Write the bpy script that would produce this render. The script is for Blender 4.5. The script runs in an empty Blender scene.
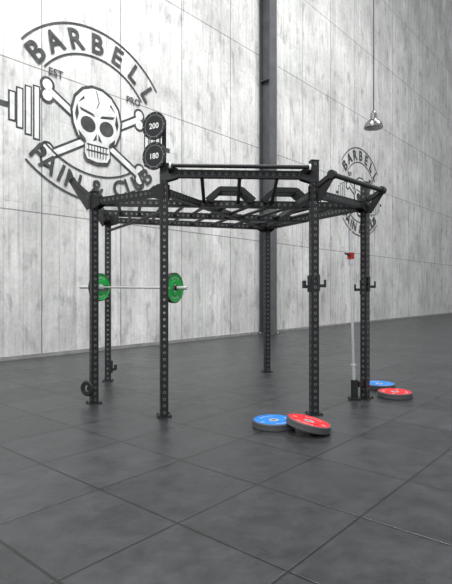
import bpy, math, random
from mathutils import Vector, Matrix
random.seed(4)
sc=bpy.context.scene
sc.view_settings.view_transform='Standard'
H=1.4; F=500.0; HZ=292.0
def P(px,d): return (px-226)/F*d

# ---------------- materials ----------------
def mat(name,col,rough=.5,metal=0.,noise=0.,nscale=30,bump=0.):
    m=bpy.data.materials.new(name); m.use_nodes=True
    nt=m.node_tree; b=nt.nodes['Principled BSDF']
    b.inputs['Base Color'].default_value=(*col,1)
    b.inputs['Roughness'].default_value=rough; b.inputs['Metallic'].default_value=metal
    tc=nt.nodes.new('ShaderNodeTexCoord'); n=nt.nodes.new('ShaderNodeTexNoise')
    n.inputs['Scale'].default_value=nscale; n.inputs['Detail'].default_value=4
    nt.links.new(tc.outputs['Object'],n.inputs['Vector'])
    if noise>0:
        r=nt.nodes.new('ShaderNodeValToRGB')
        r.color_ramp.elements[0].position=.3; r.color_ramp.elements[1].position=.7
        r.color_ramp.elements[0].color=(*[c*(1-noise) for c in col],1)
        r.color_ramp.elements[1].color=(*[min(1,c*(1+noise)) for c in col],1)
        nt.links.new(n.outputs['Fac'],r.inputs['Fac']); nt.links.new(r.outputs['Color'],b.inputs['Base Color'])
    if bump>0:
        bp=nt.nodes.new('ShaderNodeBump'); bp.inputs['Strength'].default_value=bump; bp.inputs['Distance'].default_value=.01
        nt.links.new(n.outputs['Fac'],bp.inputs['Height']); nt.links.new(bp.outputs['Normal'],b.inputs['Normal'])
    return m
BLACK=mat('black_powdercoat',(.008,.0085,.0095),.48,0,.15,60)
RIM=mat('hole_rim',(.24,.245,.245),.4,.2,.1)
STEEL=mat('brushed_steel',(.68,.69,.70),.35,.65,.08,80)
WHITE=mat('white_paint',(.8,.8,.8),.5,0,.04)
RUBBER=mat('grey_rubber',(.07,.072,.075),.6,0,.15,50,.1)
DRUB=mat('black_rubber',(.012,.012,.013),.6,0,.1,50,.1)
BLUE=mat('blue_urethane',(.0,.19,.62),.5,0,.1,20)
RED=mat('red_urethane',(.66,.003,.012),.5,0,.1,20)
GREEN=mat('green_urethane',(.0,.42,.06),.5,0,.1,20)
REDP=mat('red_anodised',(.5,.02,.02),.35,.3,.05)
INK=mat('mural_ink',(.035,.037,.037),.8,0,.6,5)
PALE=mat('mural_pale',(.55,.555,.545),.8,0,.2,4)
DGREY=mat('column_paint',(.065,.068,.072),.5,0,.2,3)
LAMPM=mat('lamp_metal',(.22,.22,.22),.25,.9,.05)
LAMPI=mat('lamp_inner',(.75,.75,.73),.6)
CORD=mat('cord',(.02,.02,.02),.6)

# ---------------- mesh builder ----------------
class MB:
    def __init__(s): s.v=[];s.f=[];s.m=[];s.mats=[];s.sm=[]
    def mi(s,m):
        if m not in s.mats: s.mats.append(m)
        return s.mats.index(m)
    def add(s,vs,fs,m,smooth=False):
        o=len(s.v); s.v+= [tuple(v) for v in vs]; k=s.mi(m)
        for f in fs: s.f.append([i+o for i in f]); s.m.append(k); s.sm.append(smooth)
    def obj(s,name,parent=None,M=None):
        me=bpy.data.meshes.new(name); me.from_pydata(s.v,[],s.f)
        for m in s.mats: me.materials.append(m)
        for p,k,q in zip(me.polygons,s.m,s.sm): p.material_index=k; p.use_smooth=q
        me.validate(); me.update()
        o=bpy.data.objects.new(name,me); sc.collection.objects.link(o)
        if M is not None: o.matrix_world=M
        if parent: o.parent=parent
        return o
def frame(p0,p1,roll=0.,up=(0,0,1)):
    p0=Vector(p0);p1=Vector(p1); z=(p1-p0); L=z.length; z.normalize()
    u=Vector(up)
    if abs(z.dot(u))>.99: u=Vector((0,1,0))
    x=u.cross(z).normalized(); y=z.cross(x)
    c,s=math.cos(roll),math.sin(roll)
    return p0,x*c+y*s,y*c-x*s,z,L
def beam(mb,p0,p1,w,h,m,roll=0.):
    o,x,y,z,L=frame(p0,p1,roll); vs=[]
    for t in (0,L):
        for a,b in ((-1,-1),(1,-1),(1,1),(-1,1)): vs.append(o+z*t+x*(a*w/2)+y*(b*h/2))
    mb.add(vs,[(3,2,1,0),(4,5,6,7),(0,1,5,4),(1,2,6,5),(2,3,7,6),(3,0,4,7)],m)
def tube(mb,p0,p1,r,m,n=16,r2=None):
    o,x,y,z,L=frame(p0,p1); r2=r if r2 is None else r2
    vs=[]
    for t,rr in ((0,r),(L,r2)):
        for i in range(n):
            a=2*math.pi*i/n; vs.append(o+z*t+x*(rr*math.cos(a))+y*(rr*math.sin(a)))
    mb.add(vs,[(i,(i+1)%n,n+(i+1)%n,n+i) for i in range(n)],m,True)
    mb.add(vs[:n],[tuple(range(n-1,-1,-1))],m); mb.add(vs[n:],[tuple(range(n))],m)
def ball(mb,c,r,m,n=10):
    c=Vector(c);vs=[];fs=[]
    for j in range(1,n//2+1):
        t=math.pi*j/(n//2+1)
        for i in range(n):
            a=2*math.pi*i/n; vs.append(c+Vector((math.sin(t)*math.cos(a),math.sin(t)*math.sin(a),math.cos(t)))*r)
    R=n//2
    for j in range(R-1):
        for i in range(n): fs.append((j*n+i,(j+1)*n+i,(j+1)*n+(i+1)%n,j*n+(i+1)%n))
    fs.append(tuple(range(n))); fs.append(tuple((R-1)*n+i for i in range(n-1,-1,-1)))
    mb.add(vs,fs,m,True)
def lathe(mb,prof,n=48,M=Matrix()):
    for k in range(len(prof)-1):
        r0,z0,m=prof[k]; r1,z1,_=prof[k+1]
        if m is None: continue
        vs=[]
        for r,z in ((r0,z0),(r1,z1)):
            for i in range(n):
                a=2*math.pi*i/n; vs.append(M@Vector((r*math.cos(a),r*math.sin(a),z)))
        mb.add(vs,[(i,(i+1)%n,n+(i+1)%n,n+i) for i in range(n)],m,True)
def holed(mb,p0,p1,s,m=BLACK,sp=.075,roll=0.,hr=.011,rr=.0165):
    o,x,y,z,L=frame(p0,p1,roll); n=max(1,round(L/sp)); c=L/n; h=s/2
    for q in range(4):
        a=q*math.pi/2; nx=x*math.cos(a)+y*math.sin(a); tx=y*math.cos(a)-x*math.sin(a)
        base=o+nx*h
        for k in range(n):
            ct=base+z*((k+.5)*c)
            rc=[(1,0),(1,1),(0,1),(-1,1),(-1,0),(-1,-1),(0,-1),(1,-1)]
            out=[ct+tx*(u*h)+z*(v*c/2) for u,v in rc]
            mid=[ct+tx*(rr*math.cos(i*math.pi/4))+z*(rr*math.sin(i*math.pi/4)) for i in range(8)]
            inn=[ct+tx*(hr*math.cos(i*math.pi/4))+z*(hr*math.sin(i*math.pi/4)) for i in range(8)]
            dp=[v-nx*.004 for v in inn]
            mb.add(out+mid,[(i,(i+1)%8,8+(i+1)%8,8+i) for i in range(8)],m)
            mb.add(mid+inn,[(i,(i+1)%8,8+(i+1)%8,8+i) for i in range(8)],RIM)
            mb.add(inn+dp,[(i,(i+1)%8,8+(i+1)%8,8+i) for i in range(8)],m)
    for t in (0,L):
        mb.add([o+z*t+x*a+y*b for a,b in ((-h,-h),(h,-h),(h,h),(-h,h))],[(0,1,2,3)],m)
def glyphs(txt,size,bold=.02):
    cu=bpy.data.curves.new('t','FONT'); cu.body=txt; cu.size=size; cu.align_x='CENTER'; cu.offset=size*bold
    ob=bpy.data.objects.new('t',cu); sc.collection.objects.link(ob)
    dg=bpy.context.evaluated_depsgraph_get(); me=ob.evaluated_get(dg).to_mesh()
    vs=[v.co.copy() for v in me.vertices]; fs=[tuple(p.vertices) for p in me.polygons]
    ob.evaluated_get(dg).to_mesh_clear(); bpy.data.objects.remove(ob); bpy.data.curves.remove(cu)
    return vs,fs

# ---------------- room ----------------
W0=Vector((-3.98,10.8,0)); WA=math.atan2(.757,.653)
WM=Matrix.Translation(W0)@Matrix.Rotation(WA,4,'Z')
ROOF=26.
def floor_mat():
    m=bpy.data.materials.new('slate_tiles'); m.use_nodes=True; nt=m.node_tree; L=nt.links.new
    b=nt.nodes['Principled BSDF']; tc=nt.nodes.new('ShaderNodeTexCoord')
    mp=nt.nodes.new('ShaderNodeMapping'); mp.inputs['Rotation'].default_value=(0,0,-WA); mp.inputs['Location'].default_value=(.3,.2,0)
    L(tc.outputs['Object'],mp.inputs['Vector'])
    br=nt.nodes.new('ShaderNodeTexBrick'); br.offset=0; br.squash=1
    for k,v in (('Scale',1),('Mortar Size',.010),('Mortar Smooth',.3),('Brick Width',.8),('Row Height',.8)): br.inputs[k].default_value=v
    br.inputs['Color1'].default_value=(.023,.025,.0265,1); br.inputs['Color2'].default_value=(.035,.037,.039,1); br.inputs['Mortar'].default_value=(.005,.0055,.006,1)
    L(mp.outputs['Vector'],br.inputs['Vector'])
    n=nt.nodes.new('ShaderNodeTexNoise'); n.inputs['Scale'].default_value=4; n.inputs['Detail'].default_value=10; n.inputs['Roughness'].default_value=.7
    L(tc.outputs['Object'],n.inputs['Vector'])
    r=nt.nodes.new('ShaderNodeMapRange'); r.inputs['From Min'].default_value=.3; r.inputs['From Max'].default_value=.7; r.inputs['To Min'].default_value=.55; r.inputs['To Max'].default_value=1.45
    L(n.outputs['Fac'],r.inputs['Value'])
    mx=nt.nodes.new('ShaderNodeMix'); mx.data_type='RGBA'; mx.blend_type='MULTIPLY'; mx.inputs['Factor'].default_value=1
    L(br.outputs['Color'],mx.inputs['A']); L(r.outputs['Result'],mx.inputs['B']); L(mx.outputs['Result'],b.inputs['Base Color'])
    r2=nt.nodes.new('ShaderNodeMapRange'); r2.inputs['From Min'].default_value=.3; r2.inputs['From Max'].default_value=.7; r2.inputs['To Min'].default_value=.25; r2.inputs['To Max'].default_value=.46
    L(n.outputs['Fac'],r2.inputs['Value']); L(r2.outputs['Result'],b.inputs['Roughness'])
    ad=nt.nodes.new('ShaderNodeMath'); ad.operation='SUBTRACT'; L(n.outputs['Fac'],ad.inputs[0]); L(br.outputs['Fac'],ad.inputs[1])
    bp=nt.nodes.new('ShaderNodeBump'); bp.inputs['Strength'].default_value=.35; bp.inputs['Distance'].default_value=.015
    L(ad.outputs[0],bp.inputs['Height']); L(bp.outputs['Normal'],b.inputs['Normal'])
    return m
def wall_mat():
    m=bpy.data.materials.new('board_formed_concrete'); m.use_nodes=True; nt=m.node_tree; L=nt.links.new
    b=nt.nodes['Principled BSDF']; b.inputs['Roughness'].default_value=.85
    tc=nt.nodes.new('ShaderNodeTexCoord'); sp=nt.nodes.new('ShaderNodeSeparateXYZ'); L(tc.outputs['Object'],sp.inputs[0])
    cb=nt.nodes.new('ShaderNodeCombineXYZ'); L(sp.outputs['Z'],cb.inputs['X']); L(sp.outputs['X'],cb.inputs['Y'])
    def mul(a,bb):
        mx=nt.nodes.new('ShaderNodeMix'); mx.data_type='RGBA'; mx.blend_type='MULTIPLY'; mx.inputs['Factor'].default_value=1
        L(a,mx.inputs['A']); L(bb,mx.inputs['B']); return mx.outputs['Result']
    def brick(w,h,ms,c1,c2,cm,off):
        br=nt.nodes.new('ShaderNodeTexBrick'); br.offset=off
        for k,v in (('Scale',1),('Mortar Size',ms),('Mortar Smooth',.5),('Brick Width',w),('Row Height',h)): br.inputs[k].default_value=v
        br.inputs['Color1'].default_value=(*c1,1); br.inputs['Color2'].default_value=(*c2,1); br.inputs['Mortar'].default_value=(*cm,1)
        L(cb.outputs[0],br.inputs['Vector']); return br.outputs['Color']
    def noi(sx,sz,scale,det,lo,hi,a=.3,c=.7):
        mp=nt.nodes.new('ShaderNodeMapping'); mp.inputs['Scale'].default_value=(sx,1,sz); L(tc.outputs['Object'],mp.inputs['Vector'])
        n=nt.nodes.new('ShaderNodeTexNoise'); n.inputs['Scale'].default_value=scale; n.inputs['Detail'].default_value=det; n.inputs['Roughness'].default_value=.62
        L(mp.outputs[0],n.inputs['Vector'])
        r=nt.nodes.new('ShaderNodeMapRange'); r.inputs['From Min'].default_value=a; r.inputs['From Max'].default_value=c
        r.inputs['To Min'].default_value=lo; r.inputs['To Max'].default_value=hi
        L(n.outputs['Fac'],r.inputs['Value']); return r.outputs['Result']
    cur=brick(5.2,.42,.007,(.58,.585,.57),(.66,.66,.645),(.40,.405,.395),.37)
    cur=mul(cur,brick(3.1,2.1,.018,(.95,.95,.95),(1,1,1),(.42,.42,.42),0))
    for args in ((6,.5,1.6,8,.80,1.08),(1,.8,.6,6,.70,1.14),(3,2,3,10,.88,1.06),(9,.3,1,8,.66,1.0,.3,.43),(2,.8,1.6,12,.64,1.0,.34,.46),(1.5,1.5,9,8,.9,1.06)):
        cur=mul(cur,noi(*args))
    L(cur,b.inputs['Base Color'])
    bp=nt.nodes.new('ShaderNodeBump'); bp.inputs['Strength'].default_value=.3; bp.inputs['Distance'].default_value=.02
    L(cur,bp.inputs['Height']); L(bp.outputs['Normal'],b.inputs['Normal'])
    return m
def wbox(mb,x0,x1,y0,y1,z0,z1,m):
    mb.add([(x0,y0,z0),(x1,y0,z0),(x1,y1,z0),(x0,y1,z0),(x0,y0,z1),(x1,y0,z1),(x1,y1,z1),(x0,y1,z1)],
      [(3,2,1,0),(4,5,6,7),(0,1,5,4),(1,2,6,5),(2,3,7,6),(3,0,4,7)],m)
def boxobj(name,lo,hi,m,M=None,parent=None):
    mb=MB(); wbox(mb,lo[0],hi[0],lo[1],hi[1],lo[2],hi[2],m)
    return mb.obj(name,parent,M)
boxobj('floor',(-22,-12,-.2),(40,50,0),floor_mat())
boxobj('wall_back',(-16,0,0),(42,.3,ROOF),wall_mat(),WM)
boxobj('baseboard_back',(-16,-.03,0),(42,0,.08),mat('concrete_skirting',(.2,.2,.195),.8,0,.2,4),WM)
boxobj('ceiling',(-22,-12,ROOF),(40,50,ROOF+.2),mat('ceiling_grey',(.6,.6,.6),.9,0,.05,2))
mb=MB(); cs=7.96
wbox(mb,-.19,.19,-.46,-.43,0,ROOF,DGREY); wbox(mb,-.19,.19,-.05,-.02,0,ROOF,DGREY); wbox(mb,-.015,.015,-.43,-.05,0,ROOF,DGREY)
wbox(mb,-.27,.27,-.52,-.0305,0,.03,DGREY)
for sx in (-.23,.23):
    for sy in (-.48,-.1): tube(mb,(sx,sy,.03),(sx,sy,.07),.02,STEEL,8)
for z in (8.4,14.8): wbox(mb,-.19,.19,-.43,-.05,z,z+.02,DGREY)
mb.obj('steel_column',None,WM@Matrix.Translation((cs,0,0)))

# ---------------- mural ----------------
def mural(name,s,z,K=1.):
    mb=MB(); 
    def poly(pts,layer,m): mb.add([(x,-.004*layer,y) for x,y in pts],[tuple(range(len(pts)))],m)
    def ell(cx,cy,a,b,layer,m,n=32,rot=0):
        c,sn=math.cos(rot),math.sin(rot)
        poly([(cx+a*math.cos(t)*c-b*math.sin(t)*sn,cy+a*math.cos(t)*sn+b*math.sin(t)*c) for t in [2*math.pi*i/n for i in range(n)]],layer,m)
    def bar(x0,y0,x1,y1,w,layer,m):
        d=Vector((x1-x0,y1-y0)).normalized(); p=Vector((-d.y,d.x))*w/2
        poly([(x0+p.x,y0+p.y),(x0-p.x,y0-p.y),(x1-p.x,y1-p.y),(x1+p.x,y1+p.y)],layer,m)
    for sg in (1,-1):
        ends=[(-1.05*sg,-.72),(1.05*sg,.48)]
        for e,(w,lay,m) in enumerate(((.20,1,INK),(.11,2,PALE))):
            lay2=lay+(2 if sg==-1 else 0)
            bar(*ends[0],*ends[1],w,lay2,m)
            for (ex,ey) in ends:
                dx=.1 if ex>0 else -.1
                g=.15 if m is INK else .10
                ell(ex+dx*.4,ey+.1,g,g,lay2+.3,m); ell(ex+dx*.4,ey-.1,g,g,lay2+.2,m)
    cran=[(-.28,-.28),(-.44,-.20),(-.54,.02),(-.57,.26),(-.50,.52),(-.33,.71),(-.12,.80),(.12,.80),(.33,.71),(.50,.52),(.57,.26),(.54,.02),(.44,-.20),(.28,-.28),
          (.30,-.5),(.24,-.62),(.0,-.66),(-.24,-.62),(-.30,-.5)]
    def sc_(p,k,oy=.1): return [(x*k,(y-oy)*k+oy) for x,y in p]
    poly(sc_(cran,1.09),6,INK); poly(cran,7,PALE)
    for sg in (1,-1):
        ell(.22*sg,.06,.175,.155,8,INK,rot=.25*sg)
        poly([(.02*sg,-.08),(.11*sg,-.25),(.02*sg,-.22)],8,INK)
        poly([(.06*sg,.24),(.38*sg,.30),(.42*sg,.36),(.10*sg,.30)],8,INK)
        poly([(.44*sg,-.1),(.28*sg,-.24),(.26*sg,-.32),(.42*sg,-.2)],8,INK)
        poly([(.47*sg,.42),(.52*sg,.2),(.48*sg,.06),(.43*sg,.22)],8,INK)
        poly([(.30*sg,.55),(.44*sg,.44),(.40*sg,.50),(.32*sg,.60)],8,INK)
    for x in (-.21,-.14,-.07,0,.07,.14,.21): bar(x,-.33,x*.95,-.58,.02,8,INK)
    bar(-.26,-.45,.26,-.45,.026,9,INK); bar(-.25,-.33,.25,-.33,.024,9,INK)
    bar(-.03,.78,.04,.55,.02,8,INK); bar(.04,.55,-.02,.42,.018,8,INK)
    for sg in (1,-1):
        for k,(xx,hh) in enumerate(((1.30,1.0),(1.46,.9),(1.62,.74),(1.76,.54))):
            x=xx*sg
            poly([(x-.07,-hh/2),(x+.07,-hh/2),(x+.07,hh/2),(x-.07,hh/2)],1,INK)
            poly([(x-.042,-hh/2+.03),(x+.042,-hh/2+.03),(x+.042,hh/2-.03),(x-.042,hh/2-.03)],2,PALE)
        bar(1.83*sg,0,2.0*sg,0,.1,1,INK)
    def arc(txt,R,a0,a1,size,bottom,cy):
        n=len(txt)
        for i,ch in enumerate(txt):
            if ch==' ': continue
            a=a0+(a1-a0)*i/(n-1)
            vs,fs=glyphs(ch,size,.022)
            px,py=R*math.cos(a),cy+R*math.sin(a); rot=a+math.pi/2 if bottom else a-math.pi/2
            c,s_=math.cos(rot),math.sin(rot)
            mb.add([(px+v.x*c-v.y*s_,-.02,py+v.x*s_+v.y*c) for v in vs],fs,INK)
    r=math.radians
    arc('PAIN & CLUB',2.15,r(230),r(310),.48,True,.80)
    arc('BARBELL',1.55,r(140),r(40),.54,False,0)
    for txt,x in (('EST',-.92),('PRO',.92)):
        vs,fs=glyphs(txt,.2); mb.add([(x+v.x,-.02,.78+v.y) for v in vs],fs,INK)
    for R,w,a0,a1,cy in ((1.44,.035,142,38,0),(2.0,.035,142,38,0),(1.72,.035,228,312,.80),(2.25,.035,228,312,.80)):
        N=28; vs=[]
        for i in range(N+1):
            a=r(a0+(a1-a0)*i/N)
            for q in (R,R+w): vs.append((q*math.cos(a),-.014,cy+q*math.sin(a)))
        mb.add(vs,[(2*i,2*i+1,2*i+3,2*i+2) for i in range(N)],INK)
    mb.v=[(x*K,y,z*K) for x,y,z in mb.v]
    return mb.obj(name,None,WM@Matrix.Translation((s,-.003,z)))
mural('skull_wall_mural',1.40,5.24,1.17)
mural('skull_wall_mural',15.3,5.55,1.12)

# ---------------- rig ----------------
def emp(name,loc=(0,0,0)):
    e=bpy.data.objects.new(name,None); e.location=loc; sc.collection.objects.link(e); return e
rig=emp('functional_training_rig')
def fp(px,py): d=H*F/(py-HZ); return Vector((P(px,d),d,0))
p=[None,fp(164,416),fp(314,414),fp(365,398),fp(267,372),fp(108,381),fp(94,403)]
top=[0,2.84,2.90,2.84,2.62,2.66,2.66]
roll=[0,.25,.2,.75,.4,.1,.6]
S=.088
Z=lambda v,z:Vector((v.x,v.y,z))
for i in range(1,7):
    mb=MB(); holed(mb,Z(p[i],.012),Z(p[i],top[i]),S,roll=roll[i])
    c,s=math.cos(roll[i]),math.sin(roll[i])
    o=p[i]
    beam(mb,Z(o,0),Z(o,.012),.16,.16,BLACK,roll[i])
    beam(mb,Z(o,top[i]),Z(o,top[i]+.008),S+.01,S+.01,BLACK,roll[i])
    for a in (-1,1):
        for b in (-1,1):
            q=o+Vector((c*a-s*b,s*a+c*b,0))*.064
            tube(mb,Z(q,.012),Z(q,.024),.009,BLACK,6)
    mb.obj('post_%d'%i,rig)
def gusset(mb,i,dirv,z,h=.17):
    d=dirv.normalized(); n=Vector((-d.y,d.x,0))
    for sgn in (-1,1):
        b=p[i]+n*(sgn*(S/2+.006))
        vs=[]
        for e in (-.004,.004):
            for (a,zz) in ((-.04,-h/2),(.05,-h/2),(.16,-.05),(.16,.05),(.05,h/2),(-.04,h/2)):
                vs.append(Z(b+n*e+d*a,z+zz))
        mb.add(vs,[(0,1,2,3,4,5),(11,10,9,8,7,6)]+[(k,(k+1)%6,6+(k+1)%6,6+k) for k in range(6)],BLACK)
ZR=2.53
mb=MB()
for a,b in ((2,3),(3,4),(4,5),(5,6),(6,1),(1,2)):
    d=(p[b]-p[a]).normalized()
    holed(mb,Z(p[a]+d*.05,ZR),Z(p[b]-d*.05,ZR),.085) if (a,b)!=(1,2) else None
    if (a,b)!=(1,2):
        gusset(mb,a,d,ZR); gusset(mb,b,-d,ZR)
d=(p[2]-p[1]).normalized()
holed(mb,Z(p[1]+d*.05,2.735),Z(p[2]-d*.05,2.735),.085)
gusset(mb,1,d,2.735); gusset(mb,2,-d,2.735)
mb.obj('ring_beams',rig)
mb=MB()
def lerp(a,b,t): return a+(b-a)*t
holed(mb,Z(lerp(p[6],p[3],.02),ZR),Z(lerp(p[6],p[3],.98),ZR),.088)
holed(mb,Z(lerp(p[1],p[4],.02),ZR),Z(lerp(p[1],p[4],.98),ZR),.08)
holed(mb,Z(lerp(p[2],p[4],.02),ZR),Z(lerp(p[2],p[4],.98),ZR),.08)
q1=lerp(p[5],p[6],.45); q2=lerp(p[4],p[3],.45)
holed(mb,Z(q1,ZR),Z(q2,ZR),.085)
for k in range(1,12):
    t=k/12; tube(mb,Z(lerp(p[6],p[3],t),ZR+.01),Z(lerp(q1,q2,t),ZR+.01),.022,BLACK)
for k in range(1,8):
    t=k/8; tube(mb,Z(lerp(q1,q2,t),ZR),Z(lerp(p[5],p[4],t),ZR),.022,BLACK)
for t in (.25,.5,.75):
    tube(mb,Z(lerp(p[1],p[2],t),2.70),Z(lerp(p[6],p[3],.27+.5*t),ZR+.01),.022,BLACK)
mb.obj('monkey_bar_frame',rig)
mb=MB()
dd=(p[3]-p[6]).normalized(); nn=Vector((-dd.y,dd.x,0))
for t0 in (.49,.69):
    c=lerp(p[6],p[3],t0)
    for e in (-.13,.13):
        pts=[Z(c-dd*.30+nn*e,ZR+.03),Z(c-dd*.14+nn*e,ZR+.17),Z(c+dd*.14+nn*e,ZR+.17),Z(c+dd*.30+nn*e,ZR+.03)]
        for a,b in zip(pts[:-1],pts[1:]): beam(mb,a,b,.06,.06,BLACK)
    for s_ in (-.14,.14): beam(mb,Z(c+dd*s_-nn*.15,ZR+.17),Z(c+dd*s_+nn*.15,ZR+.17),.05,.05,BLACK)
    for s_ in (-.25,.25): beam(mb,Z(c+dd*s_-nn*.15,ZR+.03),Z(c+dd*s_+nn*.15,ZR+.03),.05,.05,BLACK)
mb.obj('raised_grips',rig)
mb=MB()
def outer(a,b,off,zb,ext=.05,rad=.02):
    d=(p[b]-p[a]).normalized(); n=Vector((d.y,-d.x,0))
    if n.dot(p[a]-Vector((0,7,0)))<0: n=-n
    A=Z(p[a]+n*off,zb); B=Z(p[b]+n*off,zb)
    tube(mb,A-d*ext,B+d*ext,rad,BLACK)
    for i,e in ((a,A),(b,B)):
        beam(mb,Z(p[i]+n*.05,ZR+.08),e,.05,.05,BLACK)
        beam(mb,Z(p[i]+n*.05,ZR-.08),e,.012,.09,BLACK)
        tube(mb,e-d*.03,e+d*.03,rad+.02,BLACK)
outer(2,3,.24,2.71,.02,.03)
outer(6,5,.28,2.82)
tube(mb,Z(p[5],2.36),Z(lerp(p[6],p[1],.97),2.30),.02,BLACK)
d=(p[2]-p[1]).normalized(); n=Vector((d.y,-d.x,0))
A=Z(p[1]+d*.08+n*.12,2.80); B=Z(p[2]-d*.08+n*.12,2.80)
tube(mb,A,B,.023,BLACK)
for e,sg in ((A,1),(B,-1)):
    tube(mb,e-d*sg*.012,e+d*sg*.006,.036,WHITE,20)
    beam(mb,Z(e-n*.12,2.745),e,.05,.07,BLACK)
mb.obj('pull_up_bars',rig)
mb=MB()
n=Vector((-.45,-.89,0)).normalized()
T=Z(p[1],2.85)
beam(mb,T,Z(p[1],3.34),.045,.045,BLACK,.25)
for z in (2.915,3.25):
    c=Z(p[1],z)+n*.09+Vector((-.06,0,0))
    beam(mb,Z(p[1],z),c-n*.02,.04,.05,BLACK)
    tube(mb,c-n*.012,c,.135,BLACK,40)
    M=Matrix.Translation(c)@n.to_track_quat('Z','Y').to_matrix().to_4x4()
    lathe(mb,[(.155,-.014,BLACK),(.155,.006,BLACK),(.128,.006,BLACK),(.124,.002,RIM),(.118,.002,BLACK),(.118,.0,None)],40,M)
    vs,fs=glyphs('180' if z<3 else '200',.085)
    mb.add([M@Vector((v.x,v.y-.03,.004)) for v in vs],fs,WHITE)
    for k in range(10):
        a=2*math.pi*k/10; q=M@Vector((.14*math.cos(a),.14*math.sin(a),.004)); tube(mb,q,q+n*.006,.007,RIM,8)
mb.obj('ball_targets',rig)
mb=MB()
def jcup(i,dirv,z):
    d=Vector(dirv).normalized(); b=p[i]+d*(S/2+.012); n=Vector((-d.y,d.x,0)); ro=math.atan2(d.y,d.x)-math.pi/2
    beam(mb,Z(b,z-.09),Z(b,z+.10),.07,.022,BLACK,ro)
    beam(mb,Z(b,z-.03),Z(b+d*.075,z-.03),.06,.035,BLACK)
    beam(mb,Z(b+d*.07,z-.045),Z(b+d*.07,z+.04),.06,.022,BLACK,ro)
    tube(mb,Z(p[i]-n*.055,z+.06),Z(p[i]+n*.055,z+.06),.02,BLACK)
jcup(2,(1,-.3,0),1.50); jcup(2,(-1,-.35,0),1.49); jcup(3,(1,-.35,0),1.50); jcup(3,(-1,.3,0),1.46)
jcup(5,(1,-.2,0),.22)
b=p[6]+Vector((-.08,-.03,0)); 
M=Matrix.Translation(Z(b,.19))@Vector((-.4,-.9,0)).normalized().to_track_quat('Z','Y').to_matrix().to_4x4()
lathe(mb,[(.045,-.015,BLACK),(.085,-.02,DRUB),(.1,0,DRUB),(.085,.02,DRUB),(.045,.015,BLACK),(.045,-.015,None)],28,M)
beam(mb,Z(p[6],.19),Z(b,.19),.05,.05,BLACK)
mb.obj('hooks_and_pegs',rig)

# ---------------- upright barbell ----------------
bx=P(354,6.52); B0=Vector((bx,6.50,0)); 
mb=MB()
pt=lambda z: B0+Vector((-.025*z,0,z))
tube(mb,pt(.03),pt(.44),.025,STEEL); tube(mb,pt(.44),pt(.46),.036,STEEL)
tube(mb,pt(.46),pt(1.76),.018,STEEL); tube(mb,pt(1.76),pt(1.78),.036,STEEL); tube(mb,pt(1.78),pt(2.2),.025,STEEL)
tube(mb,pt(1.83),pt(1.91),.045,REDP,24); beam(mb,pt(1.87)+Vector((-.02,-.04,0)),pt(1.87)+Vector((-.09,-.05,.03)),.02,.02,BLACK)
tube(mb,pt(2.199),pt(2.205),.022,BLACK)
mb.obj('barbell')
mb=MB()
beam(mb,Z(B0,0),Z(B0,.03),.14,.14,BLACK)
M=Matrix.Translation(B0)
lathe(mb,[(.045,.02,BLACK),(.045,.26,BLACK),(.033,.26,BLACK),(.033,.03,None)],24,M)
beam(mb,Z(B0+Vector((.04,0,0)),.2),Z(p[3],.2),.05,.07,BLACK)
mb.obj('bar_holder',rig)

# ---------------- plates ----------------
def plate(mb,M,R,th,col,rub=RUBBER,text=True):
    h=th/2
    for sg in (1,-1):
        MM=M@Matrix.Rotation(0 if sg==1 else math.pi,4,'X')
        lathe(mb,[(R-.006,h,rub),(R*.93,h,col),(R*.88,h-.001,col),(R*.86,h-.006,col),(R*.52,h-.006,col),(R*.49,h,col),(R*.34,h,col),(R*.24,h-.004,STEEL),(.17*R,h-.004,STEEL),(.026,h-.004,None)],56,MM)
        lathe(mb,[(.17*R,h-.004,STEEL),(.026,h-.003,STEEL),(.026,0,None)],32,MM)
        if text:
            for a0 in (0,math.pi):
                for k,ch in enumerate('BUMPER'):
                    a=a0+math.radians(120-k*12); vs,fs=glyphs(ch,R*.17,0); rot=a-math.pi/2
                    rr=R*.62; c,s=math.cos(rot),math.sin(rot)
                    mb.add([MM@Vector((rr*math.cos(a)+v.x*c-v.y*s,rr*math.sin(a)+v.x*s+v.y*c,h-.004)) for v in vs],fs,WHITE)
            for a in (0,math.pi):
                vs,fs=glyphs('20',R*.2,0); 
                c,s=math.cos(a),math.sin(a)
                mb.add([MM@Vector((R*.69*c+v.x,R*.69*s+v.y-R*.09,h-.003)) for v in vs],fs,WHITE)
    lathe(mb,[(R-.006,-h,rub),(R,-h+.006,rub),(R,-.006,rub),(R-.002,-.004,rub),(R-.002,.004,rub),(R,.006,rub),(R,h-.006,rub),(R-.006,h,None)],56,M)
def fplate(loc,col,rot=0,tilt=None):
    mb=MB(); plate(mb,Matrix(),.225,.07,col)
    M=Matrix.Translation(loc)@(tilt or Matrix())@Matrix.Rotation(rot,4,'Z')
    return mb.obj('weight_plate',None,M)
fplate((P(274,5.2),5.22,.035),BLUE,.6)
tl=math.radians(12.2)
fplate((P(308.5,5.0),5.0,.035+.225*math.sin(tl)),RED,-.5,Matrix.Rotation(tl,4,'Y'))
fplate((P(379,7.3),7.3,.035),BLUE,.3)
fplate((P(394,6.74),6.70,.035),RED,1.1)

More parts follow.
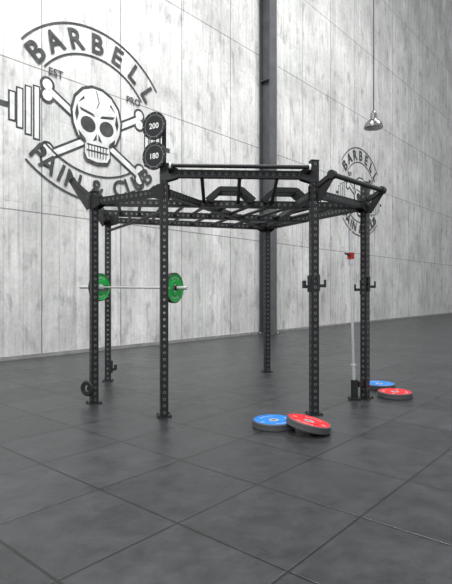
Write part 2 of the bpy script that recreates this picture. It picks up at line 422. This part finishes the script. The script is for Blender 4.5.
# ---------------- racked barbell ----------------
A=Vector((P(99.5,7.35),7.35,1.47)); B=Vector((P(173.5,6.72),6.72,1.455))
d=(B-A).normalized(); mb=MB()
tube(mb,A,B,.0145,STEEL)
for e,s in ((A,-1),(B,1)):
    tube(mb,e-d*s*.05,e-d*s*.03,.036,STEEL)
    tube(mb,e-d*s*.03,e+d*s*(.38 if s<0 else .22),.025,STEEL)
    M=Matrix.Translation(e)@(d*s).to_track_quat('Z','Y').to_matrix().to_4x4()
    plate(mb,M,.205,.06,GREEN,DRUB,True)
    tube(mb,e+d*s*.035,e+d*s*.065,.038,BLACK)
mb.obj('barbell')
mb=MB()
for i,t in ((6,.10),(1,.86)):
    q=lerp(A,B,t); 
    beam(mb,Z(p[i],q.z-.045),Z(q,q.z-.045),.05,.035,BLACK)
    e=(Z(q,0)-p[i]).normalized()
    beam(mb,Z(q+e*.04,q.z-.06),Z(q+e*.04,q.z+.03),.05,.02,BLACK)
mb.obj('bar_hooks',rig)

# ---------------- pendant lamp ----------------
ld=11.5; lx=P(373.5,ld); lz=1.4+(292-128)/F*ld
mb=MB()
lathe(mb,[(.215,0,LAMPM),(.212,.05,LAMPM),(.185,.11,LAMPM),(.13,.17,LAMPM),(.085,.205,LAMPM),(.075,.21,LAMPM),(.07,.34,LAMPM),(.04,.38,CORD),(.012,.40,None)],40)
lathe(mb,[(.215,0,LAMPM),(.208,0,LAMPI),(.204,.05,LAMPI),(.178,.105,LAMPI),(.12,.165,LAMPI),(.03,.19,None)],40)
ball(mb,(0,0,.1),.055,LAMPI,16)
tube(mb,(0,0,.15),(0,0,.2),.03,WHITE)
tube(mb,(0,0,.39),(0,0,ROOF-lz-.03),.012,CORD,8)
tube(mb,(0,0,ROOF-lz-.05),(0,0,ROOF-lz),.06,CORD,16)
mb.obj('pendant_lamp',None,Matrix.Translation((lx,ld,lz)))

# ---------------- lights ----------------
def area(name,loc,tgt,size,e,col=(1,1,1)):
    l=bpy.data.lights.new(name,'AREA'); l.shape='SQUARE'; l.size=size; l.energy=e; l.color=col
    o=bpy.data.objects.new(name,l); o.location=loc
    o.rotation_euler=(Vector(tgt)-Vector(loc)).to_track_quat('-Z','Y').to_euler(); sc.collection.objects.link(o)
area('ceiling_light',(-1,7,13),(-1,10,0),3.5,1600)
area('ceiling_light',(9,12,15),(9,19,2),6,2000)
area('ceiling_light',(-4,-2,9),(-1,9,2),2.5,900)
w=bpy.data.worlds.new('World'); sc.world=w; w.use_nodes=True
w.node_tree.nodes['Background'].inputs[0].default_value=(.95,.97,1,1); w.node_tree.nodes['Background'].inputs[1].default_value=.88

cd=bpy.data.cameras.new('camera'); cd.sensor_fit='HORIZONTAL'; cd.sensor_width=36; cd.lens=F/452*36
cam=bpy.data.objects.new('camera',cd); cam.location=(0,0,H); cam.rotation_euler=(math.pi/2,0,0)
sc.collection.objects.link(cam); sc.camera=cam
